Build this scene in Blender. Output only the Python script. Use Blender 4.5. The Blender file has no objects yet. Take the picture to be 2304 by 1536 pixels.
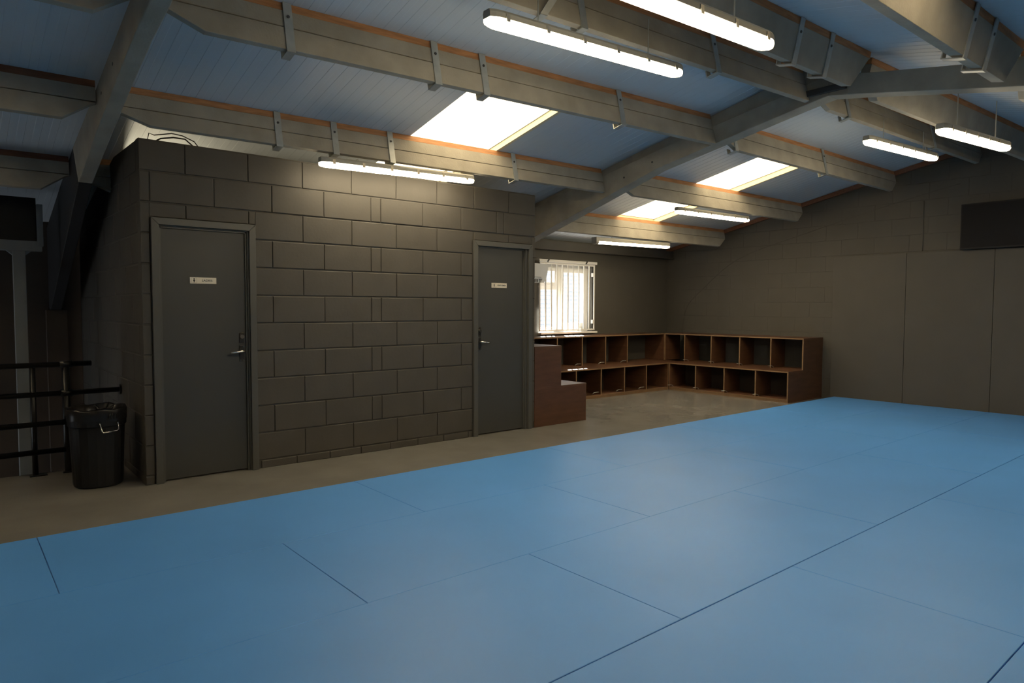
import bpy, bmesh, math, random
from mathutils import Vector, Matrix
random.seed(7)
S = bpy.context.scene
COL = S.collection

# ------------------------------------------------------------------ camera, world, sun, exposure
cam = bpy.data.objects.new('camera', bpy.data.cameras.new('camera'))
COL.objects.link(cam)
cam.data.sensor_width = 36.0
cam.data.lens = 1526.5 * 36.0 / 2304.0
cam.data.clip_start = 0.02
_r = Vector((0.76712248, -0.64149297, 0.00314076))
_u = Vector((0.02985469, 0.04059121, 0.99872972))
_f = Vector((0.64080559, 0.76605425, -0.05029))
cam.matrix_world = Matrix(((_r.x, _u.x, -_f.x, -4.9629), (_r.y, _u.y, -_f.y, -5.54767),
                           (_r.z, _u.z, -_f.z, 1.32707), (0, 0, 0, 1)))
S.camera = cam

SKY = 2.6
world = bpy.data.worlds.new('sky')
S.world = world
world.use_nodes = True
bgn = world.node_tree.nodes['Background']
bgn.inputs['Color'].default_value = (0.86, 0.93, 1.0, 1)
bgn.inputs['Strength'].default_value = SKY

sun = bpy.data.objects.new('sun', bpy.data.lights.new('sun', 'SUN'))
COL.objects.link(sun)
sun.data.energy = 100.0
sun.data.angle = math.radians(0.6)
sun.data.color = (1.0, 0.95, 0.86)
sun.rotation_euler = Vector((-0.85, -1.0, -1.52)).to_track_quat('-Z', 'Y').to_euler()

LAMP_STRENGTH = 33.0
LAMP_COLOR = (1.0, 0.83, 0.55, 1)
S.view_settings.view_transform = 'Standard'
S.view_settings.look = 'None'
S.view_settings.gamma = 1.0
S.view_settings.use_curve_mapping = False
S.view_settings.exposure = 0.0

# ------------------------------------------------------------------ materials
def mat(name, color, rough=0.6, metal=0.0, bump=0.0, bscale=60.0, var=0.0, vscale=3.0, spec=0.5,
        stretch=(1, 1, 1), var2=None):
    m = bpy.data.materials.new(name)
    m.use_nodes = True
    nt = m.node_tree
    b = nt.nodes['Principled BSDF']
    b.inputs['Base Color'].default_value = (*color, 1)
    b.inputs['Roughness'].default_value = rough
    b.inputs['Metallic'].default_value = metal
    b.inputs['Specular IOR Level'].default_value = spec
    if var or bump:
        tc = nt.nodes.new('ShaderNodeTexCoord')
        mp = nt.nodes.new('ShaderNodeMapping')
        mp.inputs['Scale'].default_value = stretch
        nt.links.new(tc.outputs['Object'], mp.inputs['Vector'])
    if var:
        n = nt.nodes.new('ShaderNodeTexNoise')
        n.inputs['Scale'].default_value = vscale
        n.inputs['Detail'].default_value = 5
        nt.links.new(mp.outputs['Vector'], n.inputs['Vector'])
        r = nt.nodes.new('ShaderNodeValToRGB')
        lo = var2 if var2 else tuple(c * (1 - var) for c in color)
        hi = tuple(min(1, c * (1 + var)) for c in color)
        r.color_ramp.elements[0].position = 0.3
        r.color_ramp.elements[1].position = 0.7
        r.color_ramp.elements[0].color = (*lo, 1)
        r.color_ramp.elements[1].color = (*hi, 1)
        nt.links.new(n.outputs['Fac'], r.inputs['Fac'])
        nt.links.new(r.outputs['Color'], b.inputs['Base Color'])
    if bump:
        n2 = nt.nodes.new('ShaderNodeTexNoise')
        n2.inputs['Scale'].default_value = bscale
        n2.inputs['Detail'].default_value = 6
        nt.links.new(mp.outputs['Vector'], n2.inputs['Vector'])
        bp = nt.nodes.new('ShaderNodeBump')
        bp.inputs['Strength'].default_value = bump
        bp.inputs['Distance'].default_value = 0.004
        nt.links.new(n2.outputs['Fac'], bp.inputs['Height'])
        nt.links.new(bp.outputs['Normal'], b.inputs['Normal'])
    return m

M = {}
M['blockpaint'] = mat('grey painted blockwork', (0.066, 0.060, 0.051), 0.62, bump=0.22, bscale=38, var=0.07, vscale=5)
M['wallpaint'] = mat('grey painted wall', (0.072, 0.066, 0.055), 0.65, bump=0.3, bscale=30, var=0.05)
M['panelpaint'] = mat('grey painted board', (0.072, 0.066, 0.056), 0.6, bump=0.15, bscale=80, var=0.04)
M['doorpaint'] = mat('grey door paint', (0.053, 0.054, 0.051), 0.45, bump=0.05, bscale=90, var=0.03)
M['framepaint'] = mat('grey frame paint', (0.080, 0.080, 0.074), 0.42, bump=0.05, bscale=90)
M['floor'] = mat('grey floor paint', (0.165, 0.158, 0.145), 0.27, bump=0.12, bscale=18, var=0.12, vscale=2.2)
M['mat'] = mat('blue mat vinyl', (0.082, 0.280, 0.69), 0.42, bump=0.12, bscale=400, var=0.05, vscale=1.3, spec=0.5)
M['matcore'] = mat('blue mat foam', (0.04, 0.15, 0.36), 0.9)
M['sheet'] = mat('pale blue liner sheet', (0.56, 0.615, 0.67), 0.45, var=0.03, vscale=1.0)
M['concrete'] = mat('cast concrete', (0.33, 0.305, 0.255), 0.85, bump=0.5, bscale=70, var=0.14, vscale=5)
M['timber'] = mat('orange timber', (0.42, 0.20, 0.085), 0.7, bump=0.3, bscale=30, var=0.25, vscale=6, stretch=(1.0, 8, 8))
M['redtimber'] = mat('dark red timber', (0.20, 0.085, 0.045), 0.7, bump=0.3, bscale=30, var=0.2, vscale=6, stretch=(1.0, 8, 8))
M['galv'] = mat('galvanised steel', (0.42, 0.44, 0.43), 0.45, metal=0.55, bump=0.1, bscale=60, var=0.1, vscale=14)
M['bolt'] = mat('dark bolt', (0.08, 0.08, 0.08), 0.5, metal=0.6)
M['lampbody'] = mat('grey lamp housing', (0.34, 0.33, 0.29), 0.5)
M['clip'] = mat('lamp clip steel', (0.45, 0.42, 0.36), 0.35, metal=0.7)
M['ply'] = mat('stained plywood', (0.092, 0.041, 0.021), 0.45, bump=0.15, bscale=40, var=0.22, vscale=4, stretch=(1, 1, 5))
M['plyedge'] = mat('plywood edge', (0.20, 0.12, 0.062), 0.6, bump=0.2, bscale=90, var=0.12, vscale=10)
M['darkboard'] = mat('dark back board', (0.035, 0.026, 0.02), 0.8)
M['black'] = mat('black plastic', (0.008, 0.008, 0.009), 0.5, spec=0.35)
M['blackmetal'] = mat('black painted steel', (0.006, 0.006, 0.006), 0.4)
M['bag'] = mat('black bin liner film', (0.012, 0.011, 0.011), 0.3, spec=.35)
M['chrome'] = mat('chrome', (0.75, 0.72, 0.68), 0.16, metal=1.0)
M['darkchrome'] = mat('dark lock plate', (0.09, 0.085, 0.08), 0.28, metal=0.9)
M['sign'] = mat('brushed sign plate', (0.80, 0.73, 0.60), 0.45)
M['ink'] = mat('black ink', (0.02, 0.02, 0.02), 0.6)
M['white'] = mat('white plastic', (0.82, 0.80, 0.76), 0.4)
M['whitemetal'] = mat('white painted steel', (0.74, 0.72, 0.68), 0.4)
M['steelpost'] = mat('grey primed post', (0.20, 0.225, 0.25), 0.55, var=0.06)
M['tvblack'] = mat('black screen', (0.006, 0.006, 0.008), 0.55, spec=0.2)
M['brownwall'] = mat('brown grey render', (0.075, 0.060, 0.048), 0.8, bump=0.3, bscale=30, var=0.08)
M['plaster'] = mat('pale plasterboard', (0.80, 0.76, 0.70), 0.8)
M['darkleg'] = mat('dark leg concrete', (0.022, 0.021, 0.022), 0.7, bump=.2)  # near-black tone for the left frame's legs; the rest uses plain concrete
M['cladding'] = mat('white cladding', (0.42, 0.44, 0.49), 0.6)
M['ground'] = mat('outdoor ground', (0.30, 0.29, 0.28), 0.9)
M['cable'] = mat('cable sheath', (0.012, 0.012, 0.014), 0.5)
M['yellowtrim'] = mat('yellowed skylight trim', (0.70, 0.62, 0.42), 0.6)

def emission(name, color, strength):
    m = bpy.data.materials.new(name)
    m.use_nodes = True
    nt = m.node_tree
    nt.nodes.clear()
    e = nt.nodes.new('ShaderNodeEmission')
    e.inputs['Color'].default_value = color
    e.inputs['Strength'].default_value = strength
    o = nt.nodes.new('ShaderNodeOutputMaterial')
    nt.links.new(e.outputs['Emission'], o.inputs['Surface'])
    return m
M['lamp'] = emission('lit diffuser', LAMP_COLOR, LAMP_STRENGTH)

def glass_like(name, trans_col, mixfac, transl_col):
    m = bpy.data.materials.new(name)
    m.use_nodes = True
    nt = m.node_tree
    nt.nodes.clear()
    t = nt.nodes.new('ShaderNodeBsdfTransparent')
    t.inputs['Color'].default_value = (*trans_col, 1)
    l = nt.nodes.new('ShaderNodeBsdfTranslucent') if transl_col else nt.nodes.new('ShaderNodeBsdfGlossy')
    if transl_col:
        l.inputs['Color'].default_value = (*transl_col, 1)
    else:
        l.inputs['Roughness'].default_value = 0.02
    mx = nt.nodes.new('ShaderNodeMixShader')
    mx.inputs['Fac'].default_value = mixfac
    o = nt.nodes.new('ShaderNodeOutputMaterial')
    nt.links.new(t.outputs[0], mx.inputs[1])
    nt.links.new(l.outputs[0], mx.inputs[2])
    nt.links.new(mx.outputs[0], o.inputs['Surface'])
    return m
M['rooflight'] = glass_like('translucent rooflight sheet', (1.0, 0.90, 0.70), 1.0, (0.40, 0.365, 0.30))
M['glass'] = glass_like('window glass', (0.95, 0.97, 0.98), 0.05, None)

# ------------------------------------------------------------------ builders
def tag(o, label=None, cat=None, group=None, kind=None):
    if label: o['label'] = label
    if cat: o['category'] = cat
    if group: o['group'] = group
    if kind: o['kind'] = kind
    return o

def empty(name, loc=(0, 0, 0), parent=None, **kw):
    o = bpy.data.objects.new(name, None)
    COL.objects.link(o)
    o.empty_display_size = 0.1
    o.location = loc
    if parent: o.parent = parent
    return tag(o, **kw)

class MB:
    def __init__(s):
        s.v = []; s.f = []
    def add(s, vs, fs):
        k = len(s.v)
        s.v += [tuple(p) for p in vs]
        s.f += [tuple(i + k for i in f) for f in fs]
        return s
    def box(s, x0, x1, y0, y1, z0, z1):
        vs = [(x, y, z) for z in (z0, z1) for y in (y0, y1) for x in (x0, x1)]
        return s.add(vs, [(0, 2, 3, 1), (4, 5, 7, 6), (0, 1, 5, 4), (2, 6, 7, 3), (0, 4, 6, 2), (1, 3, 7, 5)])
    def hexa(s, p):            # 8 points, bottom ring 0-3, top ring 4-7
        return s.add(p, [(3, 2, 1, 0), (4, 5, 6, 7), (0, 1, 5, 4), (1, 2, 6, 5), (2, 3, 7, 6), (3, 0, 4, 7)])
    def prism(s, ring0, ring1):
        n = len(ring0)
        fs = [tuple(reversed(range(n))), tuple(range(n, 2 * n))]
        fs += [(i, (i + 1) % n, n + (i + 1) % n, n + i) for i in range(n)]
        return s.add(list(ring0) + list(ring1), fs)
    def loft(s, rings, cap=True):
        n = len(rings[0]); vs = [p for r in rings for p in r]; fs = []
        for k in range(len(rings) - 1):
            for i in range(n):
                j = (i + 1) % n
                fs.append((k * n + i, k * n + j, (k + 1) * n + j, (k + 1) * n + i))
        if cap:
            fs.append(tuple(reversed(range(n))))
            fs.append(tuple((len(rings) - 1) * n + i for i in range(n)))
        return s.add(vs, fs)
    def tube(s, pts, r, n=10, cap=True):
        pts = [Vector(p) for p in pts]; rings = []
        for i, p in enumerate(pts):
            a = pts[max(i - 1, 0)]; b = pts[min(i + 1, len(pts) - 1)]
            d = (b - a).normalized()
            ref = Vector((0, 0, 1)) if abs(d.z) < 0.9 else Vector((1, 0, 0))
            e1 = d.cross(ref).normalized(); e2 = d.cross(e1).normalized()
            rr = r[i] if isinstance(r, (list, tuple)) else r
            rings.append([p + e1 * rr * math.cos(2 * math.pi * k / n) + e2 * rr * math.sin(2 * math.pi * k / n) for k in range(n)])
        return s.loft(rings, cap)
    def mesh(s, name, material, smooth=False):
        me = bpy.data.meshes.new(name)
        me.from_pydata(s.v, [], s.f)
        bm = bmesh.new(); bm.from_mesh(me)
        bmesh.ops.recalc_face_normals(bm, faces=bm.faces)
        bm.to_mesh(me); bm.free()
        me.materials.append(M[material] if isinstance(material, str) else material)
        if smooth:
            me.polygons.foreach_set('use_smooth', [True] * len(me.polygons))
        return me
    def build(s, name, material, parent=None, bevel=0.0, smooth=False, **kw):
        o = bpy.data.objects.new(name, s.mesh(name, material, smooth))
        COL.objects.link(o)
        if parent is not None:
            o.parent = parent
            if parent.type == 'EMPTY' or True:
                o.matrix_parent_inverse = parent_world(parent).inverted()
        if bevel:
            b = o.modifiers.new('bevel', 'BEVEL')
            b.width = bevel; b.segments = 2; b.limit_method = 'ANGLE'
        return tag(o, **kw)

def parent_world(o):
    m = Matrix.LocRotScale(o.location, o.rotation_euler, o.scale)
    return m if o.parent is None else parent_world(o.parent) @ o.matrix_parent_inverse @ m

def link_copy(src, parent, loc=None, mw=None, name=None):
    c = src.copy()
    COL.objects.link(c)
    c.parent = parent
    return c

# ------------------------------------------------------------------ roof frame of reference
SL = 0.21558
TH = math.atan(SL)
B0 = 2.76596
YR = -2.83
CT, ST = math.cos(TH), math.sin(TH)
def W(x, s, n, side=1):
    y = -s * CT + n * ST
    z = B0 + s * ST + n * CT
    if side == 2:
        y = 2 * YR - y
    return (x, y, z)
def roof_z(y):
    return B0 - SL * y if y >= YR else B0 - SL * (2 * YR - y)

XL, XR = -8.9, 5.04           # room ends
YB = 2.06                     # window wall
YS = 2.92                     # stair wall
YF = -7.7                     # wall behind the camera

# ------------------------------------------------------------------ floor
m = MB()
m.box(XL, XR, YF, 0.0, -0.25, 0)
m.box(-3.85, XR, 0.0, YB, -0.25, 0)
m.box(XL, -3.85, 0.0, 0.95, -0.25, 0)
floor = m.build('floor', 'floor', kind='structure')
MB().box(XL, -3.75, 0.0, YS, -2.95, -2.75).build('floor_stairwell', 'floor', kind='structure')

# ------------------------------------------------------------------ blockwork helper
def clip_poly(poly, nx, ny, d):
    """keep nx*x+ny*y<=d"""
    out = []
    for i in range(len(poly)):
        a, b = poly[i], poly[(i + 1) % len(poly)]
        da = nx * a[0] + ny * a[1] - d; db = nx * b[0] + ny * b[1] - d
        if da <= 0: out.append(a)
        if (da < 0 < db) or (db < 0 < da):
            t = da / (da - db)
            out.append((a[0] + t * (b[0] - a[0]), a[1] + t * (b[1] - a[1])))
    return out

def block(parent, poly, place, depth, ch=0.005, material='blockpaint', rough=0.0016):
    """one block: polygon in wall plane (u,v), place(u,v,out) -> world point"""
    cx = sum(p[0] for p in poly) / len(poly); cy = sum(p[1] for p in poly) / len(poly)
    us = [p[0] for p in poly]; vs = [p[1] for p in poly]
    wu = max(us) - min(us); wv = max(vs) - min(vs)
    if wu < 0.025 or wv < 0.025: return None
    k = random.uniform(-rough, rough)
    fu = (wu - 2 * ch) / wu; fv = (wv - 2 * ch) / wv
    inner = [(cx + (p[0] - cx) * fu + random.uniform(-1, 1) * ch * .3, cy + (p[1] - cy) * fv + random.uniform(-1, 1) * ch * .3) for p in poly]
    r0 = [place(u, v, 0) for u, v in poly]
    r1 = [place(u, v, depth - ch * 0.8 + k) for u, v in poly]
    r2 = [place(u, v, depth + k) for u, v in inner]
    return MB().loft([r0, r1, r2]).build('block', material, parent)

def rect(u0, u1, v0, v1):
    return [(u0, v0), (u1, v0), (u1, v1), (u0, v1)]

# ------------------------------------------------------------------ toilet block: front wall
core = MB()
HB = 2.545
for (x0, x1, z0, z1) in [(-3.85, -3.755, 0, HB), (-3.755, -3.06, 1.955, HB), (-3.06, -0.815, 0, HB),
                         (-0.815, -0.095, 1.975, HB), (-0.095, 0.0, 0, HB)]:
    core.box(x0, x1, 0.0085, 0.10, z0, z1)
wf = core.build('wall_inner_front', 'blockpaint', kind='structure')
jA = [-4.5, -3.785, -3.335, -2.885, -2.435, -1.985, -1.885, -1.435, -0.985, -0.535, -0.44, 0.01, 0.3]
jB = [-4.2, -3.85 + .31, -3.0736, -2.6236, -2.1736, -1.7236, -1.2736, -0.8236, -0.3736, 0.08]
holes = [(-3.79, -3.022, 0, 1.985), (-0.848, -0.046, 0, 2.008)]
def placeF(u, v, o): return (u, 0.009 - o, v)
courses = [(0.0, 0.066)] + [(0.066 + .225 * k, 0.066 + .225 * (k + 1)) for k in range(11)]
for ci, (z0, z1) in enumerate(courses):
    k = ci - 1
    js = jA if (k % 2 == 1) else jB
    if ci == 0: js = [-3.9 + .3 * i for i in range(14)]
    z0c, z1c = z0 + (0.005 if ci else 0.0), min(z1 - 0.005, HB)
    for a, b in zip(js[:-1], js[1:]):
        a2, b2 = max(a + .003, -3.85), min(b - .003, 0.0)
        if b2 - a2 < .02: continue
        segs = [(a2, b2, z0c, z1c)]
        for (h0, h1, g0, g1) in holes:
            new = []
            for (p, q, r_, t_) in segs:
                if q <= h0 or p >= h1 or r_ >= g1:
                    new.append((p, q, r_, t_)); continue
                if t_ > g1 + .025 :
                    if p < h0 - .02: new.append((p, h0, r_, t_))
                    new.append((max(p, h0), min(q, h1), g1, t_))
                    if q > h1 + .02: new.append((h1, q, r_, t_))
                else:
                    if p < h0 - .02: new.append((p, h0, r_, t_))
                    if q > h1 + .02: new.append((h1, q, r_, t_))
            segs = new
        for (p, q, r_, t_) in segs:
            if q - p > .02: block(wf, rect(p, q, r_, t_), placeF, 0.009, ch=.004)

# left and right walls of the toilet block, its lid
wl_yz = [(.10, -2.75), (.10, 2.545), (.95, 2.56), (2.0, 2.375), (2.9, 2.185), (2.9, -2.75)]
wl = MB().prism([(-3.846, y, z) for y, z in wl_yz], [(-3.75, y, z) for y, z in wl_yz]).build('wall_inner_left', 'blockpaint', kind='structure')
def placeL(u, v, o): return (-3.845 - o, u, v)
for ci, (z0, z1) in enumerate([(0, .066)] + [(0.066 + .225 * k, 0.066 + .225 * (k + 1)) for k in range(11)]):
    off = 0.225 if ci % 2 else 0.0
    for j in range(-1, 7):
        a, b = max(0.0, -.12 + off + .45 * j), min(2.9, -.12 + off + .45 * (j + 1))
        if b - a < .03: continue
        poly = rect(a + (0.004 if a > 0 else 0), b - .004, z0 + .005, min(z1 - .005, HB))
        poly = clip_poly(poly, SL, 1.0, 2.60)
        if len(poly) > 2: block(wl, poly, placeL, 0.005, ch=.004)
for k in range(3):
    pass
MB().box(-0.10, -0.0, 0.10, YB, 0, 2.26).build('wall_inner_right', 'wallpaint', kind='structure')

# ------------------------------------------------------------------ right (far) gable wall with blocks and boards
def gable(x0, x1, name):
    yz = [(YS, -0.25), (YS, roof_z(YS) + .06), (YR, roof_z(YR) + .06), (YF, roof_z(YF) + .06), (YF, -0.25)]
    return MB().prism([(x0, y, z) for y, z in yz], [(x1, y, z) for y, z in yz]).build(name, 'wallpaint', kind='structure')
wr = gable(XR + .0025, XR + .2, 'wall_right')
def placeR(u, v, o): return (XR + .003 - o, u, v)
for k in range(-1, 15):
    z0 = 0.066 + .225 * k; z1 = z0 + .225
    off = 0.225 if k % 2 else 0
    for j in range(-14, 7):
        b = YB - .0 - off - .45 * (-j) if False else 1.9 + off + .45 * (j - 4)
        a = b - .45
        a, b = max(a, -5.0), min(b, YB)
        if b - a < .03: continue
        if b < -.95 and z1 < 2.05: continue
        poly = rect(a + .0025, b - .0025, max(z0, 0) + .0025, z1 - .0025)
        poly = clip_poly(poly, SL, 1.0, B0 - .02)
        if len(poly) > 2: poly = clip_poly(poly, -SL, 1.0, B0 - SL * 2 * YR - .02)
        if len(poly) > 2: block(wr, poly, placeR, 0.003, ch=0.0025, material='wallpaint', rough=.0005)
ye = -0.925
for i, w_ in enumerate([0.985, 1.005, 1.0, 1.0]):
    z1 = 2.072
    MB().box(5.012, XR + .001, ye - w_ + .004, ye, 0.0, z1).build('wall_panel', 'panelpaint', wr, bevel=0.003)
    ye -= w_
cp = [(1.72, .90), (1.627, 1.346), (1.288, 1.673), (.808, 2.04), (.33, 2.24), (-.401, 2.43), (-1.06, 2.60), (-2.04, 2.83), (-2.5, 2.92)]
sp = []
for q in range(len(cp) - 1):
    p0, p1, p2, p3 = cp[max(q - 1, 0)], cp[q], cp[q + 1], cp[min(q + 2, len(cp) - 1)]
    for t in (0, .25, .5, .75):
        sp.append(tuple(.5 * (2 * b1 + (c1 - a1) * t + (2 * a1 - 5 * b1 + 4 * c1 - d1) * t * t + (3 * b1 - a1 - 3 * c1 + d1) * t ** 3)
                        for a1, b1, c1, d1 in zip(p0, p1, p2, p3)))
sp.append(cp[-1])
MB().tube([(XR - .002, y, z) for y, z in sp], 0.003, 6).build('cable_run', 'wallpaint', wr, smooth=True)
MB().tube([(XR - .004, -2.09, 2.09), (XR - .004, -2.09, 2.75)], 0.005, 8).build('conduit', 'wallpaint', wr, smooth=True)
# reddish timber along the gable under the roof
tr = MB()
tr.prism([W(XR - .045, -2.1, -.012), W(XR, -2.1, -.012), W(XR, -2.1, .047), W(XR - .045, -2.1, .047)],
         [W(XR - .045, 2.87, -.012), W(XR, 2.87, -.012), W(XR, 2.87, .047), W(XR - .045, 2.87, .047)])
tr.build('trim_1', 'redtimber', kind='structure')

# ------------------------------------------------------------------ window wall, stair wall, unseen walls
wx0, wx1, wz0, wz1 = 1.93, 3.09, 0.95, 2.005
b = MB()
b.box(0.0, wx0, YB, YB + .22, -.25, 2.36)
b.box(wx1, XR + .01, YB, YB + .22, -.25, 2.36)
b.box(wx0, wx1, YB, YB + .22, -.25, wz0)
b.box(wx0, wx1, YB, YB + .22, wz1, 2.36)
b.box(-3.75, 0.0, YB, YB + .22, -.25, 2.36)
b.build('wall_back', 'wallpaint', kind='structure')
MB().box(XL, -3.66, YS, YS + .2, -2.75, 2.20).build('wall_stair', 'brownwall', kind='structure')
MB().box(-3.75, XL, 0.75, 0.95, -2.75, -.25).build('wall_stair_front', 'brownwall', kind='structure')
MB().box(XL, XR + .01, YF - .2, YF, -.25, 2.34).build('wall_front', 'wallpaint', kind='structure')
gable(XL - .2, XL, 'wall_left')

# ------------------------------------------------------------------ ceiling sheets (ribbed liner) and rooflights
ceil1 = empty('ceiling', kind='structure')
def sheet_panel(x0, x1, s0, s1, side):
    """ribbed liner sheet, shallow groove every 0.1 m, running up the slope"""
    prof = []
    n = max(1, round((x1 - x0) / 0.1))
    p = (x1 - x0) / n
    for i in range(n):
        a = x0 + i * p
        prof += [(a, .05), (a + p * .44, .05), (a + p * .47, .0516), (a + p * .97, .0516)]
    prof += [(x1, .05)]
    bot0 = [W(x, s0, h, side) for x, h in prof]; bot1 = [W(x, s1, h, side) for x, h in prof]
    k = len(prof)
    v = bot0 + bot1 + [W(x0, s0, .09, side), W(x1, s0, .09, side), W(x0, s1, .09, side), W(x1, s1, .09, side)]
    f = [(i, i + 1, k + i + 1, k + i) for i in range(k - 1)]
    f += [(2 * k, 2 * k + 1, 2 * k + 3, 2 * k + 2)]
    f += [tuple([2 * k + 1, 2 * k] + list(range(k))), tuple([2 * k + 2, 2 * k + 3] + list(range(2 * k - 1, k - 1, -1)))]
    f += [(0, k, 2 * k + 2, 2 * k), (k - 1, 2 * k + 1, 2 * k + 3, 2 * k - 1)]
    return MB().add(v, f).build('ceiling_panel', 'sheet', ceil1)
edges = [-9.05, -8.7, -7.7, -6.7, -5.7, -4.7, -3.7, -2.7, -1.7, -0.7, 0.33, 1.36, 2.38, 3.35, 4.3, 5.24]
SRT = 2.92
SK0, SK1 = -1.04, 1.56
LIGHTS = {1: (-6.7, -1.7, 2.38), 2: (-6.7, -1.7)}  # unseen left-bay rooflight on the window slope, added to light the near frame
TOPS = {1: 1.56, 2: 1.50}
nwin = 1
for side in (1, 2):
    for a, b_ in zip(edges[:-1], edges[1:]):
        s_eave = -2.2 if side == 2 else (-3.05 if a < .3 else -2.40)
        if a not in LIGHTS[side]:
            sheet_panel(a, b_, s_eave, SRT, side)
            continue
        SK1 = TOPS[side]
        sheet_panel(a, b_, SK1, SRT, side)
        sheet_panel(a, b_, s_eave, SK0, side)
        nwin += 1
        w = empty('window_%d' % nwin, kind='structure')
        def slab(x0, x1, s0, s1, n0, n1):
            return [W(x, s0, n, side) for x, n in ((x0, n0), (x1, n0), (x1, n1), (x0, n1))], [W(x, s1, n, side) for x, n in ((x0, n0), (x1, n0), (x1, n1), (x0, n1))]
        MB().prism(*slab(a, b_, SK0, SK1, .125, .129)).build('rooflight_sheet', 'rooflight', w)
        t = MB()
        t.prism(*slab(a - .03, a, SK0, SK1, .091, .16)); t.prism(*slab(b_, b_ + .03, SK0, SK1, .091, .16))
        t.prism(*slab(a, b_, SK0 - .03, SK0, .091, .16)); t.prism(*slab(a, b_, SK1, SK1 + .03, .091, .16))
        t.build('kerb', 'yellowtrim', w)
        # pale foam strip lining the far long edge
        MB().prism([W(b_ - .035, SK0 + .01, .050, side), W(b_, SK0 + .01, .050, side), W(b_, SK0 + .01, .12, side), W(b_ - .005, SK0 + .01, .12, side)],
                   [W(b_ - .035, SK1 - .01, .050, side), W(b_, SK1 - .01, .050, side), W(b_, SK1 - .01, .12, side), W(b_ - .005, SK1 - .01, .12, side)]).build('edge_strip', 'yellowtrim', w)

# ------------------------------------------------------------------ portal frames
def portal(name, x0, x1, polys, holes, label):
    e = empty(name, ((x0 + x1) / 2, YR, 0), label=label, cat='beam')
    for nm, pl in polys:
        MB().prism([(x0, y, z) for y, z in pl], [(x1, y, z) for y, z in pl]).build(nm, 'darkleg' if (nm == 'leg' and x0 < -3) else 'concrete', e, bevel=.006)
    for (y, z) in holes:
        MB().tube([(x0 - .002, y, z), (x0 + .01, y, z)], .011, 10).build('bolt_hole', 'bolt', e)
    return e
def mir(pl): return [(2 * YR - y, z) for y, z in pl]
apex = (YR, 3.268); apl = (YR, 3.092)
up = [ (-1.178, 2.975), (-2.459, 3.192), apex, apl, (-2.583, 3.051), (-1.064, 2.765), (.613, 2.272), (1.45, 2.02), (1.55, 2.02), (1.55, 2.43)]
leg = [(1.552, 2.43), (1.552, 2.0), (1.9, 1.25), (1.9, 0.0), (2.05, 0.0), (2.05, 2.31)]
pf = portal('portal_frame', .735, .895, [('rafter', up), ('leg', leg), ('rafter', mir(up)), ('leg', mir(leg))],
       [(-.62, 2.735), (-.30, 2.655), (-1.0, 2.84)],
       'concrete portal frame peaking at the ridge, right of the toilet block wall')
for sd in (1,):
    MB().prism([W(.775, -1.5, -.10, sd), W(.86, -1.5, -.10, sd), W(.86, -1.5, .046, sd), W(.775, -1.5, .046, sd)],
               [W(.775, 2.87, -.10, sd), W(.86, 2.87, -.10, sd), W(.86, 2.87, .046, sd), W(.775, 2.87, .046, sd)]).build('packing', 'concrete', pf)
MB().box(.700, .735, -2.98, -2.60, 3.115, 3.165).build('apex_plate', 'bolt', pf, bevel=.003)
upL = [(.972, 2.60), (-.012, 2.767), (-.562, 2.875), (-1.25, 3.0), (-2.0, 3.12), apex, (YR, 3.06), (-1.738, 2.848), (-1.34, 2.79), (-.828, 2.68), (-.113, 2.51), (.729, 2.29)]
legL = [(.972, 2.598), (.729, 2.288), (2.77, 1.29), (2.90, 1.29), (2.90, 2.13)]
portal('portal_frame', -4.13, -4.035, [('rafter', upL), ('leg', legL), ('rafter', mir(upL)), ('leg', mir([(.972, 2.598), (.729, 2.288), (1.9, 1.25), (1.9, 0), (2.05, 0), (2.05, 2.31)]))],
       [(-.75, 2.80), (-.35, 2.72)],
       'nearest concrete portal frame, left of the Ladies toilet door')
# pier below the left leg
MB().box(-4.16, -3.98, 2.84, YS + .005, -2.0, 1.285).build('trim_2', 'brownwall', kind='structure')

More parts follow.
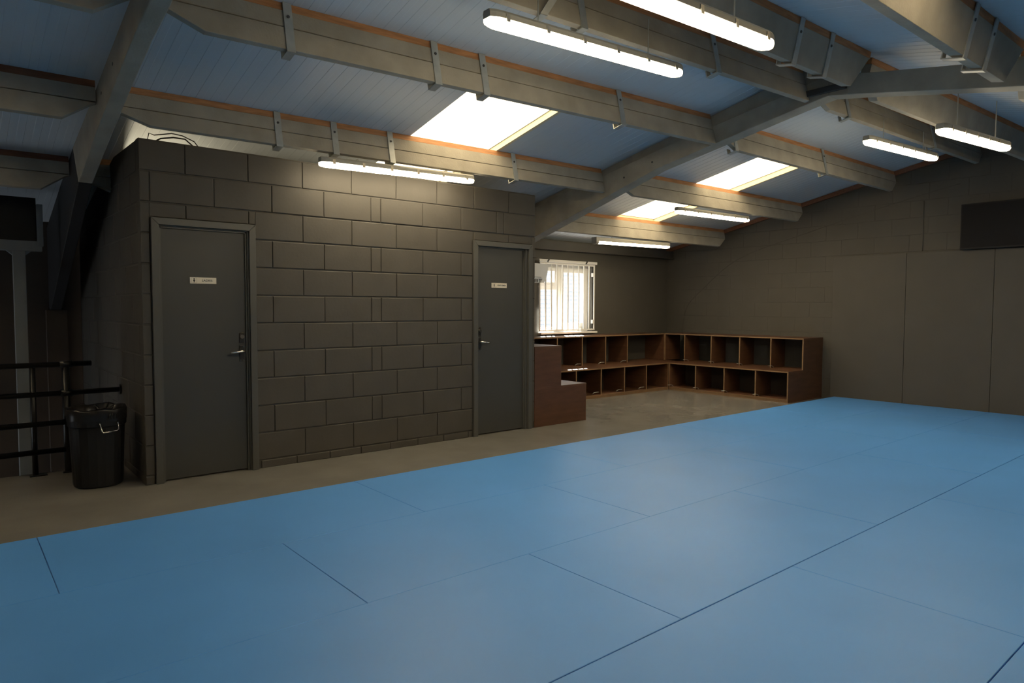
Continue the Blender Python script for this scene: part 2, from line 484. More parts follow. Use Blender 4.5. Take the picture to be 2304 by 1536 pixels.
# ------------------------------------------------------------------ purlins
def purlin(x0, x1, s0, s1, side, label, straps=(), endcut=(True, True), tone='timber', nb=-.250):
    xm = (x0 + x1) / 2; sm = (s0 + s1) / 2
    e = empty('purlin', W(xm, sm, 0, side), label=label, cat='beam', group='concrete purlins under the roof')
    def s_at(x): return s0 + (s1 - s0) * (x - x0) / (x1 - x0)
    sg = 1 if side == 1 else -1
    # the face turned to the camera side is at s for side 1; for side 2 it is the down-slope face
    def P(x, d, n):            # d = depth behind visible face
        return W(x, s_at(x) - d * sg, n, side)
    def bar(nm, d0, d1, n0, n1, material, cut=0.0, bev=.003):
        xs = x0, x1
        a0, a1 = P(x0, d0, n1), P(x0, d1, n1)
        ring = []
        c0 = .16 * cut if endcut[0] else 0; c1 = .16 * cut if endcut[1] else 0
        pts = [(x0, n1), (x1, n1)]
        nm_ = n0 + (n1 - n0) * .55
        if cut and endcut[1]: pts += [(x1 - .03, n1 - .015), (x1 - .20, n0)]
        else: pts += [(x1, n0)]
        if cut and endcut[0]: pts += [(x0 + .22, n0), (x0, n0 + (n1 - n0) * .72)]
        else: pts += [(x0, n0)]
        r0 = [P(x, d0, n) for x, n in pts]; r1 = [P(x, d1, n) for x, n in pts]
        return MB().prism(r0, r1).build(nm, material, e, bevel=bev)
    bar('timber_batten', .004, .062, .001, .049, tone, bev=0.0)
    if side == 1: bar('upper_rail', .000, .044, -.104, -.001, 'concrete')
    if side == 1: bar('groove', .012, .034, -.113, -.103, 'concrete', bev=0.0)
    bar('web', -.004, .038 if side == 1 else .072, nb, -.112 if side == 1 else -.001, 'concrete', cut=1.0)
    for q in straps:
        x, kind = (q if isinstance(q, tuple) else (q, 0))
        h = .026
        mb = MB()
        def box(d0, d1, n0, n1, xa=x - h, xb=x + h):
            mb.hexa([P(xa, d0, n0), P(xb, d0, n0), P(xb, d1, n0), P(xa, d1, n0), P(xa, d0, n1), P(xb, d0, n1), P(xb, d1, n1), P(xa, d1, n1)])
        if kind == 0:
            box(-.012, -.005, nb - .012, .046)
            db = .085 if side == 1 else .115
            box(-.012, db, nb - .018, nb - .012)
            box(db - .007, db, nb - .012, nb + .035)
        else:                   # bent free hanging strap
            mb.hexa([P(x - h + .05, -.012, -.13), P(x + h + .05, -.012, -.13), P(x + h + .05, -.005, -.13), P(x - h + .05, -.005, -.13)][:0] or
                    [P(x - h, -.012, -.262), P(x + h, -.012, -.262), P(x + h, -.005, -.262), P(x - h, -.005, -.262),
                     P(x - h + .06, -.07, -.16), P(x + h + .06, -.07, -.16), P(x + h + .06, -.063, -.16), P(x - h + .06, -.063, -.16)])
            box(-.012, .115, -.268, -.262)
        st = mb.build('strap', 'galv', e)
        if kind == 0:
            c0 = Vector(P(x, -.010, -.045)); c1 = Vector(P(x, -.017, -.045))
            MB().tube([c0, c1], .0095, 8).build('bolt', 'bolt', st)
    return e
XA0, XA1 = -4.032, 0.733      # middle bay
XB0, XB1 = 0.897, 4.99       # right bay
XC0, XC1 = -8.88, -4.135     # left bay
purlin(XA0, XA1, 1.50, 1.745, 1, 'concrete purlin running along the upper edge of the large rooflight', [-3.34, -2.33, -1.93, -.53], endcut=(True, False))
purlin(XA0, XA1, .175, .305, 1, 'concrete purlin above the toilet wall, holding the lamp beside the Ladies door', [-2.91, -2.44, -1.92, -.54], nb=-.222, endcut=(True, False))
purlin(XA0, XA1, -1.16, -1.02, 1, 'concrete purlin hidden behind and above the toilet block', [], endcut=(True, False))
purlin(XA0, XA1, 2.44, 2.675, 1, 'concrete purlin by the ridge, behind the nearest long lamp', [(-2.21, 1), -1.88, -.53], endcut=(True, False))
purlin(XA0, XA1, 2.82, 2.56, 2, 'concrete purlin just past the ridge, over the topmost lamp', [-.277, .135])
purlin(XA0, XA1, 1.65, 1.53, 2, 'bright warm-lit concrete purlin in the top right corner', [-.197, .136])
purlin(XB0, XB1, 1.74, 1.775, 1, 'concrete purlin above the smaller far rooflight', [1.09, 2.95])
purlin(XB0, XB1, .395, .445, 1, 'concrete purlin between the two far bright rooflight panes', [])
purlin(XB0, XB1, -.95, -.90, 1, 'lowest far concrete purlin, above the batten lamp over the window', [])
purlin(XB0, XB1, 2.665, 2.78, 1, 'far concrete purlin by the ridge, behind the small far lamp', [1.47, 3.45])
purlin(XB0, XB1, 2.62, 2.30, 2, 'far concrete purlin past the ridge, behind the rightmost lamp', [])
purlin(XB0, XB1, 1.53, 1.40, 2, 'far concrete purlin at the right edge of the roof, beyond the frame', [])
purlin(XC0, XC1, 1.35, 1.46, 1, 'left bay concrete purlin high up, beside the nearest frame', [])
purlin(XC0, XC1, .05, .17, 1, 'left bay concrete purlin with dark red timber on top, mid slope', [], tone='redtimber')
purlin(XC0, XC1, -1.30, -1.19, 1, 'left bay concrete purlin lowest on the slope, above the stair', [], tone='redtimber')
purlin(XC0, XC1, 2.30, 2.42, 1, 'left bay concrete purlin beside the ridge', [])
purlin(XC0, XC1, 2.6, 2.6, 2, 'left bay concrete purlin behind the ridge, toward the camera', [])
# eave beam above the window
MB().box(.90, XR - .005, 1.93, YB - .001, 2.215, 2.325).build('trim_3', 'wallpaint', kind='structure')
MB().box(.90, XR - .005, 1.915, YB - .001, 2.195, 2.213).build('trim_4', 'wallpaint', kind='structure')

# ------------------------------------------------------------------ lamps
def lamp(p0, p1, label, batten=False, drop=0.0):
    p0, p1 = Vector(p0), Vector(p1)
    L = (p1 - p0).length
    ax = (p1 - p0).normalized()
    e = empty('strip_lamp', p0, label=label, cat='lamp', group='strip lamps under the roof')
    side = Vector((0, 0, 1)).cross(ax).normalized(); upv = ax.cross(side)
    def Q(t, a, h): return p0 + ax * t + side * a + upv * h
    w = .050
    if not batten:
        ts = [(0, .58), (.03, .84), (.062, 1.0), (L - .062, 1.0), (L - .03, .84), (L, .58)]
        hp = [(-1, 0), (-1.0, .026), (-.80, .040), (.80, .040), (1.0, .026), (1, 0)]
        dp = [(-.95, 0), (-.93, -.015), (-.68, -.032), (0, -.037), (.68, -.032), (.93, -.015), (.95, 0)]
        MB().loft([[Q(t, a * w * k, h + .002) for a, h in hp] for t, k in ts]).build('housing', 'lampbody', e)
        MB().loft([[Q(t, a * w * k, h * (.55 + .45 * k)) for a, h in dp] for t, k in ts]).build('diffuser', 'lamp', e)
        n = 6
        for i in range(n):
            t = .10 + (L - .20) * i / (n - 1)
            for sg in (-1, 1):
                mb = MB()
                mb.hexa([Q(t - .012, sg * w * 1.02, -.014), Q(t + .012, sg * w * 1.02, -.014), Q(t + .012, sg * (w * 1.02 + .006), -.014), Q(t - .012, sg * (w * 1.02 + .006), -.014),
                         Q(t - .012, sg * w * .98, .026), Q(t + .012, sg * w * .98, .026), Q(t + .012, sg * (w * .98 + .006), .026), Q(t - .012, sg * (w * .98 + .006), .026)])
                mb.build('clip', 'clip', e)
    else:
        hp = [(-.9, -.005), (-.9, .035), (-.6, .05), (.6, .05), (.9, .035), (.9, -.005)]
        MB().loft([[Q(t, a * w, h) for a, h in hp] for t in (0.0, L)]).build('housing', 'lampbody', e)
        dp = [(-.86, -.006), (-.86, -.022), (-.6, -.036), (.6, -.036), (.86, -.022), (.86, -.006)]
        MB().loft([[Q(t, a * w, h) for a, h in dp] for t in (.055, L - .004)]).build('diffuser', 'lamp', e)
        cp = [(-.95, .05), (-.95, -.025), (-.65, -.042), (.65, -.042), (.95, -.025), (.95, .05)]
        MB().loft([[Q(t, a * w, h) for a, h in cp] for t in (-.004, .05)]).build('end_cap', 'lampbody', e)
    for t in (.22 * L, .80 * L):
        a = Q(t, 0, .036)
        y = a.y; top = drop if drop else 0
        if top:
            mb = MB()
            mb.tube([a, a + Vector((0, 0, top))], .004, 6)
            mb.tube([a + Vector((0, .0, -.004)), a + Vector((0, 0, .018))], .018, 8)
            mb.build('hanger', 'galv', e)
    return e
lamp((-2.79, -2.74, 2.803), (-1.175, -2.74, 2.886), 'nearest long lit strip lamp hanging below the ridge purlin', drop=.24)
lamp((-3.27, -3.66, 2.607), (-1.665, -3.66, 2.683), 'topmost lit strip lamp, cut off by the upper picture edge', drop=.36)
lamp((-2.585, -.265, 2.500), (-1.045, -.265, 2.541), 'lit strip lamp with steel clips on the purlin above the dark block wall', drop=.03)
lamp((1.45, -2.84, 2.838), (3.13, -2.84, 2.918), 'small far lit strip lamp, left one of the pair near the gable', drop=.2)
lamp((.70, -3.68, 2.647), (2.32, -3.68, 2.756), 'rightmost lit strip lamp, near the gable under the far slope', drop=.33)
lamp((1.967, -.40, 2.519), (3.568, -.40, 2.541), 'lit strip lamp in front of the lower far rooflight pane', drop=.02)
lamp((1.892, .90, 2.240), (3.51, .90, 2.265), 'lit square-ended batten lamp above the barred window', batten=True, drop=.03)
# the same lamps go on beyond the picture
lamp((1.5, -5.3, 2.55), (3.1, -5.3, 2.55), 'strip lamp outside the picture, right bay', drop=.18)

# light fitting inside the Ladies toilet, its glow reaches the roof over the wall
bk = empty('bulkhead_lamp', (-3.2, 1.0, 2.30), label='bulkhead lamp inside the Ladies toilet, behind the block wall', cat='lamp')
MB().tube([(-3.58, 0.75, 2.05), (-3.58, 0.75, 2.09)], .12, 20).build('base', 'lampbody', bk)
MB().tube([(-3.58, 0.75, 2.09), (-3.58, 0.75, 2.12), (-3.58, 0.75, 2.14)], [.11, .10, .05], 20).build('diffuser', 'lamp', bk)
MB().box(-3.60, -3.56, .74, 2.055, 2.02, 2.05).build('arm', 'lampbody', bk)

# ------------------------------------------------------------------ doors
def door(n, x0, x1, top, leaf, ltop, handle_side, word, sx0, sx1, sz0, sz1, female):
    d = empty('door_%d' % n, ((x0 + x1) / 2, 0, 0), kind='structure')
    aw = .052
    # architrave, three mitred strips
    def strip(pts, y0, y1, nm='architrave'):
        MB().prism([(x, y0, z) for x, z in pts], [(x, y1, z) for x, z in pts]).build(nm, 'framepaint', d, bevel=.003)
    yo, yi = -.024, .014
    strip([(x0, 0), (x0 + aw, 0), (x0 + aw, top - aw), (x0, top)], yo, yi)
    strip([(x1 - aw, 0), (x1, 0), (x1, top), (x1 - aw, top - aw)], yo, yi)
    strip([(x0, top), (x0 + aw, top - aw), (x1 - aw, top - aw), (x1, top)], yo, yi)
    # lining stepping back to the leaf
    a, b_ = leaf
    for k, (o, y0, y1) in enumerate([(.022, .0, .09), (.010, .016, .05)]):
        for (xa, xb) in ((a - o, a - o + .012), (b_ + o - .012, b_ + o)):
            MB().box(xa, xb, y0, y1, 0, ltop + o).build('lining', 'framepaint', d)
        MB().box(a - o, b_ + o, y0, y1, ltop + o - .012, ltop + o).build('lining', 'framepaint', d)
    MB().box(x0 + aw - .004, a - .021, .004, .09, 0, top - .06).build('lining', 'framepaint', d)
    MB().box(b_ + .021, x1 - aw + .004, .004, .09, 0, top - .06).build('lining', 'framepaint', d)
    MB().box(x0 + aw - .004, x1 - aw + .004, .004, .09, ltop + .021, top - aw + .006).build('lining', 'framepaint', d)
    lf = MB().box(a, b_, .032, .076, .012, ltop).build('door_leaf', 'doorpaint', d, bevel=.003)
    # lock and lever
    sg = 1 if handle_side == 'r' else -1
    hx = (b_ - .035) if sg > 0 else (a + .036)
    lk = MB().box(hx - .019, hx + .019, .024, .032, 1.035, 1.115).build('lock_plate', 'darkchrome', d, bevel=.002)
    MB().tube([(hx, .024, 1.085), (hx, .012, 1.085)], .016, 16).build('turn_knob', 'chrome', lk, smooth=False)
    MB().box(hx - .015, hx + .015, .022, .030, 1.113, 1.119).build('edge_plate', 'chrome', lk)
    hp = MB().box(hx - .019, hx + .019, .024, .032, .885, 1.015).build('handle_plate', 'darkchrome', d, bevel=.002)
    l = MB()
    l.tube([(hx, .026, .970), (hx, -.022, .970)], .009, 12)
    l.tube([(hx + .004 * sg, -.020, .970), (hx - .03 * sg, -.022, .968), (hx - .075 * sg, -.020, .962), (hx - .105 * sg, -.014, .958)], [.0095, .009, .008, .006], 12)
    l.build('lever', 'chrome', hp, smooth=True)
    for z in (.897, 1.003):
        for q in (-.011, .011):
            MB().tube([(hx + q, .025, z), (hx + q, .0215, z)], .0035, 8).build('screw', 'chrome', hp)
    # sign
    sgn = MB().box(sx0, sx1, .027, .0325, sz0, sz1).build('sign', 'sign', d, bevel=.001)
    h = sz1 - sz0
    fx = sx0 + h * .62; fz = sz0 + h * .5
    fig = MB()
    yb, yt = .0262, .0275
    def poly(pts): fig.prism([(x, yb, z) for x, z in pts], [(x, yt, z) for x, z in pts])
    poly([(fx + .0045 * math.cos(t * math.pi / 5), fz + h * .27 + .0045 * math.sin(t * math.pi / 5)) for t in range(10)])
    if female:
        poly([(fx - .003, fz + h * .17), (fx + .003, fz + h * .17), (fx + .0085, fz - h * .02), (fx + .0035, fz - h * .12), (fx + .0028, fz - h * .33), (fx - .0028, fz - h * .33), (fx - .0035, fz - h * .12), (fx - .0085, fz - h * .02)])
    else:
        poly([(fx - .007, fz + h * .17), (fx + .007, fz + h * .17), (fx + .0065, fz - h * .03), (fx + .0038, fz - h * .03), (fx + .0035, fz - h * .34), (fx - .0035, fz - h * .34), (fx - .0038, fz - h * .03), (fx - .0065, fz - h * .03)])
    fig.build('figure_symbol', 'ink', sgn)
    bx = MB()
    q = h * .40
    for (xa, xb, za, zb) in [(-q, q, q - .0009, q), (-q, q, -q, -q + .0009), (-q, -q + .0009, -q, q), (q - .0009, q, -q, q)]:
        bx.box(fx + xa, fx + xb, .0265, .0275, fz + za, fz + zb)
    bx.build('symbol_border', 'darkchrome', sgn)
    cu = bpy.data.curves.new('lettering', 'FONT')
    cu.body = word
    cu.size = h * (.47 if female else .40)
    cu.align_x = 'CENTER'; cu.align_y = 'CENTER'
    cu.extrude = .0005
    cu.offset = .0004
    cu.space_character = 1.12 if female else 1.0
    to = bpy.data.objects.new('lettering_curve', cu)
    COL.objects.link(to)
    bpy.context.view_layer.update()
    me = bpy.data.meshes.new_from_object(to.evaluated_get(bpy.context.evaluated_depsgraph_get()))
    bpy.data.objects.remove(to)
    me.materials.clear(); me.materials.append(M['ink'])
    me.transform(Matrix.Translation(((sx0 + h * 1.25 + sx1) / 2 - .002, .0266, fz)) @ Matrix.Rotation(math.pi / 2, 4, 'X'))
    lo = bpy.data.objects.new('lettering', me)
    COL.objects.link(lo); lo.parent = sgn
    lo.matrix_parent_inverse = parent_world(sgn).inverted()
    return d
door(1, -3.785, -3.026, 1.98, (-3.715, -3.098), 1.912, 'r', 'LADIES', -3.513, -3.320, 1.502, 1.550, True)
door(2, -.842, -.052, 2.003, (-.772, -.145), 1.940, 'l', 'GENTLEMEN', -.577, -.374, 1.530, 1.581, False)

# ------------------------------------------------------------------ barred window
w1 = empty('window_1', ((wx0 + wx1) / 2, YB, wz0), kind='structure')
def wb(nm, x0, x1, y0, y1, z0, z1, material='white', bev=.003, parent=None):
    return MB().box(x0, x1, y0, y1, z0, z1).build(nm, material, parent or w1, bevel=bev)
fy0, fy1 = YB + .10, YB + .17
wb('frame', wx0, wx0 + .06, fy0, fy1, wz0, wz1)
wb('frame', wx1 - .06, wx1, fy0, fy1, wz0, wz1)
wb('frame', wx0 + .06, wx1 - .06, fy0, fy1, wz1 - .07, wz1)
wb('frame', wx0 + .06, wx1 - .06, fy0, fy1, wz0, wz0 + .07)
mx = 2.38
wb('mullion', mx, mx + .09, fy0, fy1, wz0 + .07, wz1 - .07)
wb('transom', wx0 + .06, mx, fy0, fy1, 1.60, 1.67)
# opening sashes
def sash(x0, x1, z0, z1, t=.045):
    sa = MB()
    sa.box(x0, x0 + t, fy0 - .012, fy1 - .01, z0, z1); sa.box(x1 - t, x1, fy0 - .012, fy1 - .01, z0, z1)
    sa.box(x0 + t, x1 - t, fy0 - .012, fy1 - .01, z0, z0 + t); sa.box(x0 + t, x1 - t, fy0 - .012, fy1 - .01, z1 - t, z1)
    o = sa.build('sash', 'white', w1, bevel=.002)
    MB().box(x0 + t - .004, x1 - t + .004, fy0 + .025, fy0 + .031, z0 + t - .004, z1 - t + .004).build('pane', 'glass', o)
    return o
sash(wx0 + .06, mx, 1.67, wz1 - .07)
sash(mx + .09, wx1 - .06, wz0 + .07, wz1 - .07, .06)
MB().box(wx0 + .06, mx, fy0 + .025, fy0 + .031, wz0 + .07, 1.60).build('pane', 'glass', w1)
wb('sill', wx0 - .02, wx1 + .05, YB - .075, YB + .10, wz0 - .03, wz0 - .002)
# security grille, a separate thing fixed in front of the window
g = empty('window_grille', (2.5, YB - .04, .97), label='white steel bar grille in front of the window', cat='grille')
gy = YB - .035
for i in range(11):
    x = 1.915 + (3.095 - 1.915) * i / 10
    MB().box(x - .010, x + .010, gy - .008, gy + .008, .985, 1.985).build('bar', 'whitemetal', g, bevel=.002)
for z0 in (.965, 1.985):
    MB().box(1.905, 3.105, gy - .01, gy + .01, z0, z0 + .022).build('rail', 'whitemetal', g, bevel=.002)
for z in (1.10, 1.85):
    MB().box(3.06, 3.083, gy - .012, gy + .034, z - .03, z + .03).build('hinge', 'whitemetal', g, bevel=.002)
hd = MB().box(1.86, 3.14, YB - .06, YB - .001, 2.015, 2.055).build('blind_rail', 'whitemetal', bevel=.004)
tag(hd, 'white head rail above the window grille', 'rail')
for x in (2.03, 2.86):
    MB().hexa([(x, YB - .068, 2.012), (x + .03, YB - .068, 2.012), (x + .03, YB - .061, 2.012), (x, YB - .061, 2.012),
               (x + .03, YB - .068, 2.058), (x + .06, YB - .068, 2.058), (x + .06, YB - .061, 2.058), (x + .03, YB - .061, 2.058)]).build('catch', 'bolt', hd)
# neighbouring white boarded wall and yard outside
ow = empty('neighbour_wall', (3.2, 8.4, -.8), label='white boarded wall outside the window', cat='wall')
MB().box(-4.0, 22.0, 8.46, 8.6, -.8, 2.85).build('backing', 'cladding', ow)
for i in range(31):
    z = -.75 + .115 * i
    MB().hexa([(-4, 8.425, z), (22, 8.425, z), (22, 8.46, z), (-4, 8.46, z), (-4, 8.448, z + .112), (22, 8.448, z + .112), (22, 8.46, z + .112), (-4, 8.46, z + .112)]).build('board', 'cladding', ow)
MB().box(-3.6, 22, 2.30, 14, -1.0, -0.8).build('ground', 'ground', kind='structure')

# ------------------------------------------------------------------ air conditioner on the toilet block's side
ac = empty('air_conditioner', (.09, .45, 1.6), label='white wall air conditioner beside the barred window', cat='air conditioner')
prof = [(.001, 1.642), (.001, 1.805), (.03, 1.815), (.215, 1.808), (.232, 1.795), (.226, 1.74), (.205, 1.67), (.175, 1.612), (.165, 1.603), (.118, 1.603), (.140, 1.642)]
MB().prism([(x, .03, z) for x, z in prof], [(x, .80, z) for x, z in prof]).build('body', 'white', ac, bevel=.004)
MB().box(.003, .09, .035, .79, 1.600, 1.6415).build('louvre_tray', 'white', ac, bevel=.002)
for i in range(3):
    MB().box(.02 + .022 * i, .028 + .022 * i, .028, .036, 1.606, 1.638).build('fin', 'panelpaint', ac)
MB().box(.003, .12, .026, .031, 1.660, 1.6625).build('seam', 'panelpaint', ac)
dv = MB().tube([(.001, .12, 1.855), (.10, .12, 1.855), (.15, .12, 1.853), (.165, .12, 1.845)], [.034, .034, .03, .015], 12).build('pipe_cover', 'panelpaint', smooth=True)
tag(dv, 'grey rounded pipe cover just above the air conditioner', 'pipe cover')

# ------------------------------------------------------------------ stepped cubby shelf units
H1, H2, T = .440, .895, .018
def hook(parent, p, dx, dy):
    """small curved steel bracket at the foot of a divider"""
    p = Vector(p); d1 = Vector((dx, dy, 0)).normalized()
    pts = [p + d1 * .012 + Vector((0, 0, .002)), p + d1 * .028 + Vector((0, 0, .022)), p + d1 * .06 + Vector((0, 0, .030)), p + d1 * .12 + Vector((0, 0, .030))]
    MB().tube(pts, .004, 6).build('bracket', 'galv', parent, smooth=True)
def unit(label, a0, a1, up_a1, mid_a1, lo_div, up_div, T_map, end_panels, up_a0=None):
    """a runs along the unit, d is depth from the wall (0) to the front"""
    e = empty('shelf_unit', T_map((a0 + a1) / 2, .4, 0), label=label, cat='shelf', group='stepped plywood cubby shelves')
    D1, D2 = .405, .815
    u0 = a0 if up_a0 is None else up_a0
    def bx(nm, x0, x1, d0, d1, z0, z1, material='ply', bev=.0015):
        p = [T_map(a, d, z) for z in (z0, z1) for (a, d) in ((x0, d0), (x1, d0), (x1, d1), (x0, d1))]
        return MB().hexa(p).build(nm, material, e, bevel=bev)
    def edged(nm, x0, x1, d0, d1, z0, z1):
        o = bx(nm, x0, x1, d0, d1 - .002, z0, z1)
        bx('edge', x0, x1, d1 - .002, d1, z0, z1, 'plyedge', 0)
        return o
    edged('base_board', a0 + T, a1 - T, .02, D2, .03, .03 + T)
    edged('plinth', a0 + T, a1 - T, D2 - .02, D2 - .004, 0, .03)
    edged('middle_shelf', a0 - .0, mid_a1, .0, D2 + .004, H1 - T, H1)
    edged('top_shelf', u0, up_a1, .0, D1 + .004, H2 - T, H2)
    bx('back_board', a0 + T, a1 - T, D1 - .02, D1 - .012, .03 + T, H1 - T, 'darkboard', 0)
    for i, a in enumerate(lo_div):
        edged('divider', a - T / 2, a + T / 2, D1 - .012, D2, .03 + T, H1 - T)
    for i, a in enumerate(up_div):
        edged('divider', a - T / 2, a + T / 2, 0.004, D1, H1, H2 - T)
    for which in end_panels:
        a = a0 if which == 0 else a1
        s0, s1 = (a, a + T) if which == 0 else (a - T, a)
        pts = [(0, 0), (D2, 0), (D2, H1 - T), (0, H1 - T)]
        MB().prism([T_map(s0, d, z) for d, z in pts], [T_map(s1, d, z) for d, z in pts]).build('end_panel', 'ply', e, bevel=.0015)
        bx('edge', s0, s1, D2, D2 + .002, 0, H1 - T, 'plyedge', 0)
        au = u0 if which == 0 else up_a1
        s0, s1 = (au, au + T) if which == 0 else (au - T, au)
        bx('end_panel', s0, s1, 0.001, D1, H1, H2 - T)
        bx('edge', s0, s1, D1, D1 + .002, H1, H2 - T, 'plyedge', 0)
    return e
# under the window
mapB = lambda a, d, z: (a, YB - .002 - d, z)
u = unit('stepped plywood cubby shelves under the barred window', 1.0, 4.03, 4.455, 4.453, [1.394, 1.914, 2.434, 2.955, 3.478], [1.41, 1.929, 2.452, 2.975, 3.495], mapB, (0, 1))
for x in (1.914, 2.434, 2.955, 3.478):
    hook(u, mapB(x - .13, .75, .05), 1, -.25)
for x in (1.929, 2.452, 2.975, 3.495):
    hook(u, mapB(x - .13, .36, H1 + .002), 1, -.25)
# along the gable
mapR = lambda a, d, z: (4.862 - d, a, z)
unit_far = unit('stepped plywood cubby shelves along the far gable wall', -.79, 1.243, 1.650, 1.243, [-.288, .229, .736], [-.288, .229, .736, 1.245], mapR, (0, 1))
MB().box(4.862, XR - .001, -.79, 1.655, H2 - T, H2 + .0).build('top_filler', 'ply', unit_far)
MB().box(4.862, XR - .001, -.79, -.79 + T, 0, H2 - T).build('end_filler', 'ply', unit_far)
for y in (-.288, .229, .736, 1.22):
    hook(unit_far, mapR(y - .04, .76, .05), -.9, .35)
    hook(unit_far, mapR(y - .04, .36, H1 + .002), -.9, .35)
# against the toilet block, end panel towards us
mapC = lambda a, d, z: (.003 + d, a, z)
unit('stepped wooden unit end beside the Gents toilet door, two solid steps', 0.0, 1.235, 1.235, 1.235, [.42, .83], [.42, .83], mapC, (0, 1))

# ------------------------------------------------------------------ television
tv = empty('television', (XR - .07, -3.1, 2.08), label='black television high on the far wall, cut by the picture edge', cat='television')
MB().box(4.955, 4.995, -3.75, -2.545, 2.072, 2.645).build('casing', 'black', tv, bevel=.006)
MB().box(4.951, 4.956, -3.735, -2.56, 2.095, 2.63).build('screen', 'tvblack', tv)
MB().box(4.995, 5.052, -3.3, -3.0, 2.2, 2.5).build('wall_mount', 'blackmetal', tv)

# ------------------------------------------------------------------ stair guard rail
gr = empty('guard_rail', (-4.46, .85, 0), label='black steel guard rail behind the dustbin at the stair', cat='railing')
def tubepart(nm, pts, r=.021): MB().tube(pts, r, 14).build(nm, 'blackmetal', gr, smooth=True)
tubepart('rail', [(-8.85, .85, .872), (-4.06, .85, .866)])
tubepart('rail', [(-8.85, .85, .637), (-3.856, .85, .637)])
tubepart('rail', [(-8.85, .85, .404), (-4.25, .85, .404)])
tubepart('rail', [(-8.85, .85, .187), (-4.25, .85, .185)])
for x, r in ((-4.452, .020), (-4.235, .028), (-6.4, .020)):
    tubepart('post', [(x, .86, .008), (x, .86, .885)], r)
    MB().box(x - .04, x + .075, .82, .90, .0005, .009).build('base_plate', 'blackmetal', gr, bevel=.002)
MB().tube([(-3.866, .85, .637), (-3.852, .85, .637)], .042, 20).build('wall_flange', 'blackmetal', gr)
for z in (.637, .866):
    MB().tube([(-4.275, .85, z), (-4.195, .85, z)], .029, 14).build('clamp', 'blackmetal', gr, smooth=True)

# ------------------------------------------------------------------ stair headwall: post, beam and dark board
hw = empty('stair_post_frame', (-4.435, 1.9, -2.7), label='grey post and beam standing in the stairwell behind the rail', cat='post')
MB().box(-4.485, -4.392, 1.88, 1.96, -2.748, 1.815).build('post', 'steelpost', hw, bevel=.004)
MB().box(-8.8, -4.268, 1.87, 1.97, 1.815, 1.905).build('beam', 'steelpost', hw, bevel=.004)
MB().prism([(-4.53, 1.885, 1.815), (-4.485, 1.885, 1.775), (-4.485, 1.885, 1.815)], [(-4.53, 1.955, 1.815), (-4.485, 1.955, 1.775), (-4.485, 1.955, 1.815)]).build('gusset', 'steelpost', hw)
MB().prism([(-4.345, 1.885, 1.815), (-4.392, 1.885, 1.775), (-4.392, 1.885, 1.815)], [(-4.345, 1.955, 1.815), (-4.392, 1.955, 1.775), (-4.392, 1.955, 1.815)]).build('gusset', 'steelpost', hw)
MB().box(-8.8, -4.305, 1.90, 1.93, 1.905, 2.29).build('dark_board', 'black', hw)
MB().box(-4.303, -4.258, 1.865, 1.975, 1.86, 2.235).build('bracket', 'steelpost', hw, bevel=.003)

# ------------------------------------------------------------------ dustbin
bc = Vector((-4.115, .275, 0))
bn = empty('dustbin', bc, label='black plastic dustbin with bin liner, left of the Ladies door', cat='bin')
def ring(rx, z, n=40, rib=0.0, wob=0.0):
    out = []
    for i in range(n):
        a = 2 * math.pi * i / n
        r = rx * (1 + rib * (1 if i % 2 else -1))
        # slightly squared round
        c, s_ = math.cos(a), math.sin(a)
        k = 1.0 / (abs(c) ** 3.2 + abs(s_) ** 3.2) ** (1 / 3.2)
        k = .55 + .45 * k
        out.append((bc.x + r * k * c, bc.y + r * k * s_, z + wob * math.sin(a * 7) + wob * .6 * math.sin(a * 13 + 1)))
    return out
MB().loft([ring(.145, .001), ring(.158, .012), ring(.160, .03, rib=.006), ring(.178, .44, rib=.006), ring(.180, .45), ring(.188, .455), ring(.190, .50), ring(.19, .565), ring(.182, .57), ring(.175, .50), ring(.15, .04)]).build('body', 'black', bn)
lin = MB().loft([ring(.1935, .495, wob=.008), ring(.1945, .53, wob=.005), ring(.1955, .568, wob=.003), ring(.19, .582, wob=.006), ring(.180, .574, wob=.006), ring(.165, .53, wob=.012), ring(.15, .40, wob=.02)], cap=False)
lin.build('bin_liner', 'bag', bn, smooth=True)
cr = MB()
for i in range(9):
    a = -1.25 + i * .07
    p0 = Vector((bc.x + .2 * math.cos(a), bc.y + .2 * math.sin(a) * .98, .56))
    p1 = Vector((bc.x + .205 * math.cos(a + .03 * (i - 4)), bc.y + .205 * math.sin(a + .03 * (i - 4)) * .98, .505))
    cr.tube([p0, (p0 + p1) / 2 + Vector((0, -.004, 0)), p1], [.002, .005, .002], 6)
cr.build('liner_folds', 'bag', bn, smooth=True)
kn = MB()
for (dx, h, lean) in ((-.01, .05, -.02), (.03, .06, .03), (.055, .04, .04)):
    kn.tube([(bc.x + dx, bc.y - .15, .565), (bc.x + dx + lean * .5, bc.y - .145, .565 + h * .6), (bc.x + dx + lean, bc.y - .13, .565 + h)], [.012, .010, .003], 7)
kn.build('liner_tuft', 'bag', bn, smooth=True)
hx, hy = bc.x + .045, bc.y - .196
MB().tube([(hx - .055, hy + .018, .485), (hx - .055, hy - .012, .478), (hx - .048, hy - .022, .425), (hx - .038, hy - .022, .415), (hx + .048, hy - .012, .417), (hx + .058, hy - .012, .430), (hx + .062, hy, .475), (hx + .062, hy + .028, .485)], .0055, 10).build('handle', 'chrome', bn, smooth=True)

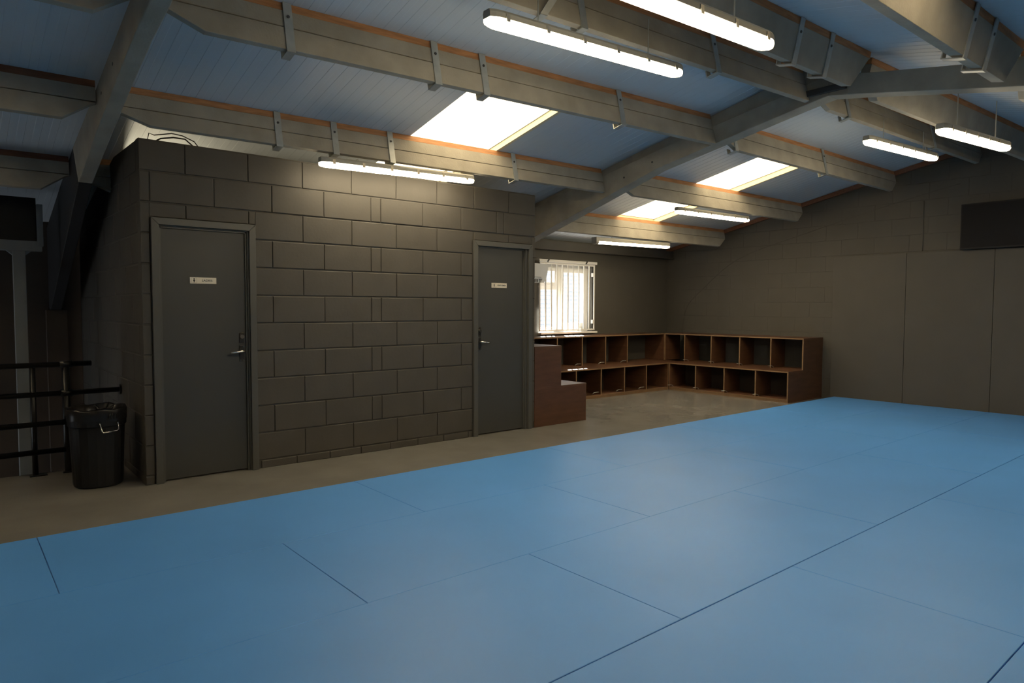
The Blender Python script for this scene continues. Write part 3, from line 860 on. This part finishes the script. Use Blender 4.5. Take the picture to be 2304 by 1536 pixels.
# ------------------------------------------------------------------ loose cables on top of the toilet block
MB().tube([(-3.70, .27, 2.258), (-3.705, .25, 2.50), (-3.69, .25, 2.585), (-3.645, .25, 2.615), (-3.555, .25, 2.637), (-3.47, .25, 2.637), (-3.41, .25, 2.59), (-3.385, .25, 2.50), (-3.38, .27, 2.258)], .006, 8).build(
    'loose_cable', 'cable', smooth=True, label='black cable looping up over the left top of the block wall', cat='cable')
MB().tube([(-3.73, .40, 2.258), (-3.728, .33, 2.58), (-3.715, .30, 2.655), (-3.68, .30, 2.645), (-3.62, .30, 2.66), (-3.555, .30, 2.678), (-3.477, .30, 2.672), (-3.39, .30, 2.64), (-3.32, .31, 2.56), (-3.30, .4, 2.258)], .0045, 8).build(
    'loose_cable', 'cable', smooth=True, label='thinner cable wavering behind the black loop above the block wall', cat='cable')

# ------------------------------------------------------------------ mats
ROW0, RS, ML, MH = -1.0, .9640, 1.928, .040
XE = 4.99
seam0 = [-.748, .270, -.727, -1.748, -2.75 + .02]
rows = ['first', 'second', 'third', 'fourth', 'fifth', 'sixth', 'seventh']
ords = ['first', 'second', 'third', 'fourth', 'fifth', 'sixth', 'seventh', 'eighth']
gapx = [.0035, .0035, .004, .003, .003, .003, .003]
gapy = [.0, .0012, .0016, .0045, .004, .003, .003, .003]
for r in range(5):
    y1 = ROW0 - RS * r; y0 = y1 - RS
    js = []
    x = seam0[r]
    while x < XE - .1: x += ML
    k = x
    js = [XE]
    k -= ML
    while k > XL + .2:
        js.append(k); k -= ML
    js.append(max(k, XL + .02))
    for i in range(len(js) - 1):
        xr, xl = js[i], js[i + 1]
        if xr - xl < .1: continue
        if xr < -7.0: continue
        g = gapx[r] / 2
        a, b_ = xl + g, xr - (g if i else 0)
        c, d_ = y0 + gapy[r + 1] / 2, y1 - gapy[r] / 2
        j = lambda: random.uniform(-.0012, .0012)
        ch = .0016
        q = [(a + j() * .6, c + j() * .4), (b_ + j() * .6, c + j() * .4), (b_ + j() * .6, d_ + j() * .4), (a + j() * .6, d_ + j() * .4)]
        cx, cy = (a + b_) / 2, (c + d_) / 2
        def inset(p, t): return (p[0] + (t if p[0] < cx else -t), p[1] + (t if p[1] < cy else -t))
        o = MB().loft([[(p[0], p[1], .0005) for p in q], [(p[0], p[1], MH - ch) for p in q], [(*inset(p, ch), MH) for p in q]]).build('mat', 'mat')
        tag(o, 'blue foam mat, %s from far wall, %s row from grey floor' % (ords[i], rows[r]), 'mat', 'blue judo mats on the floor')
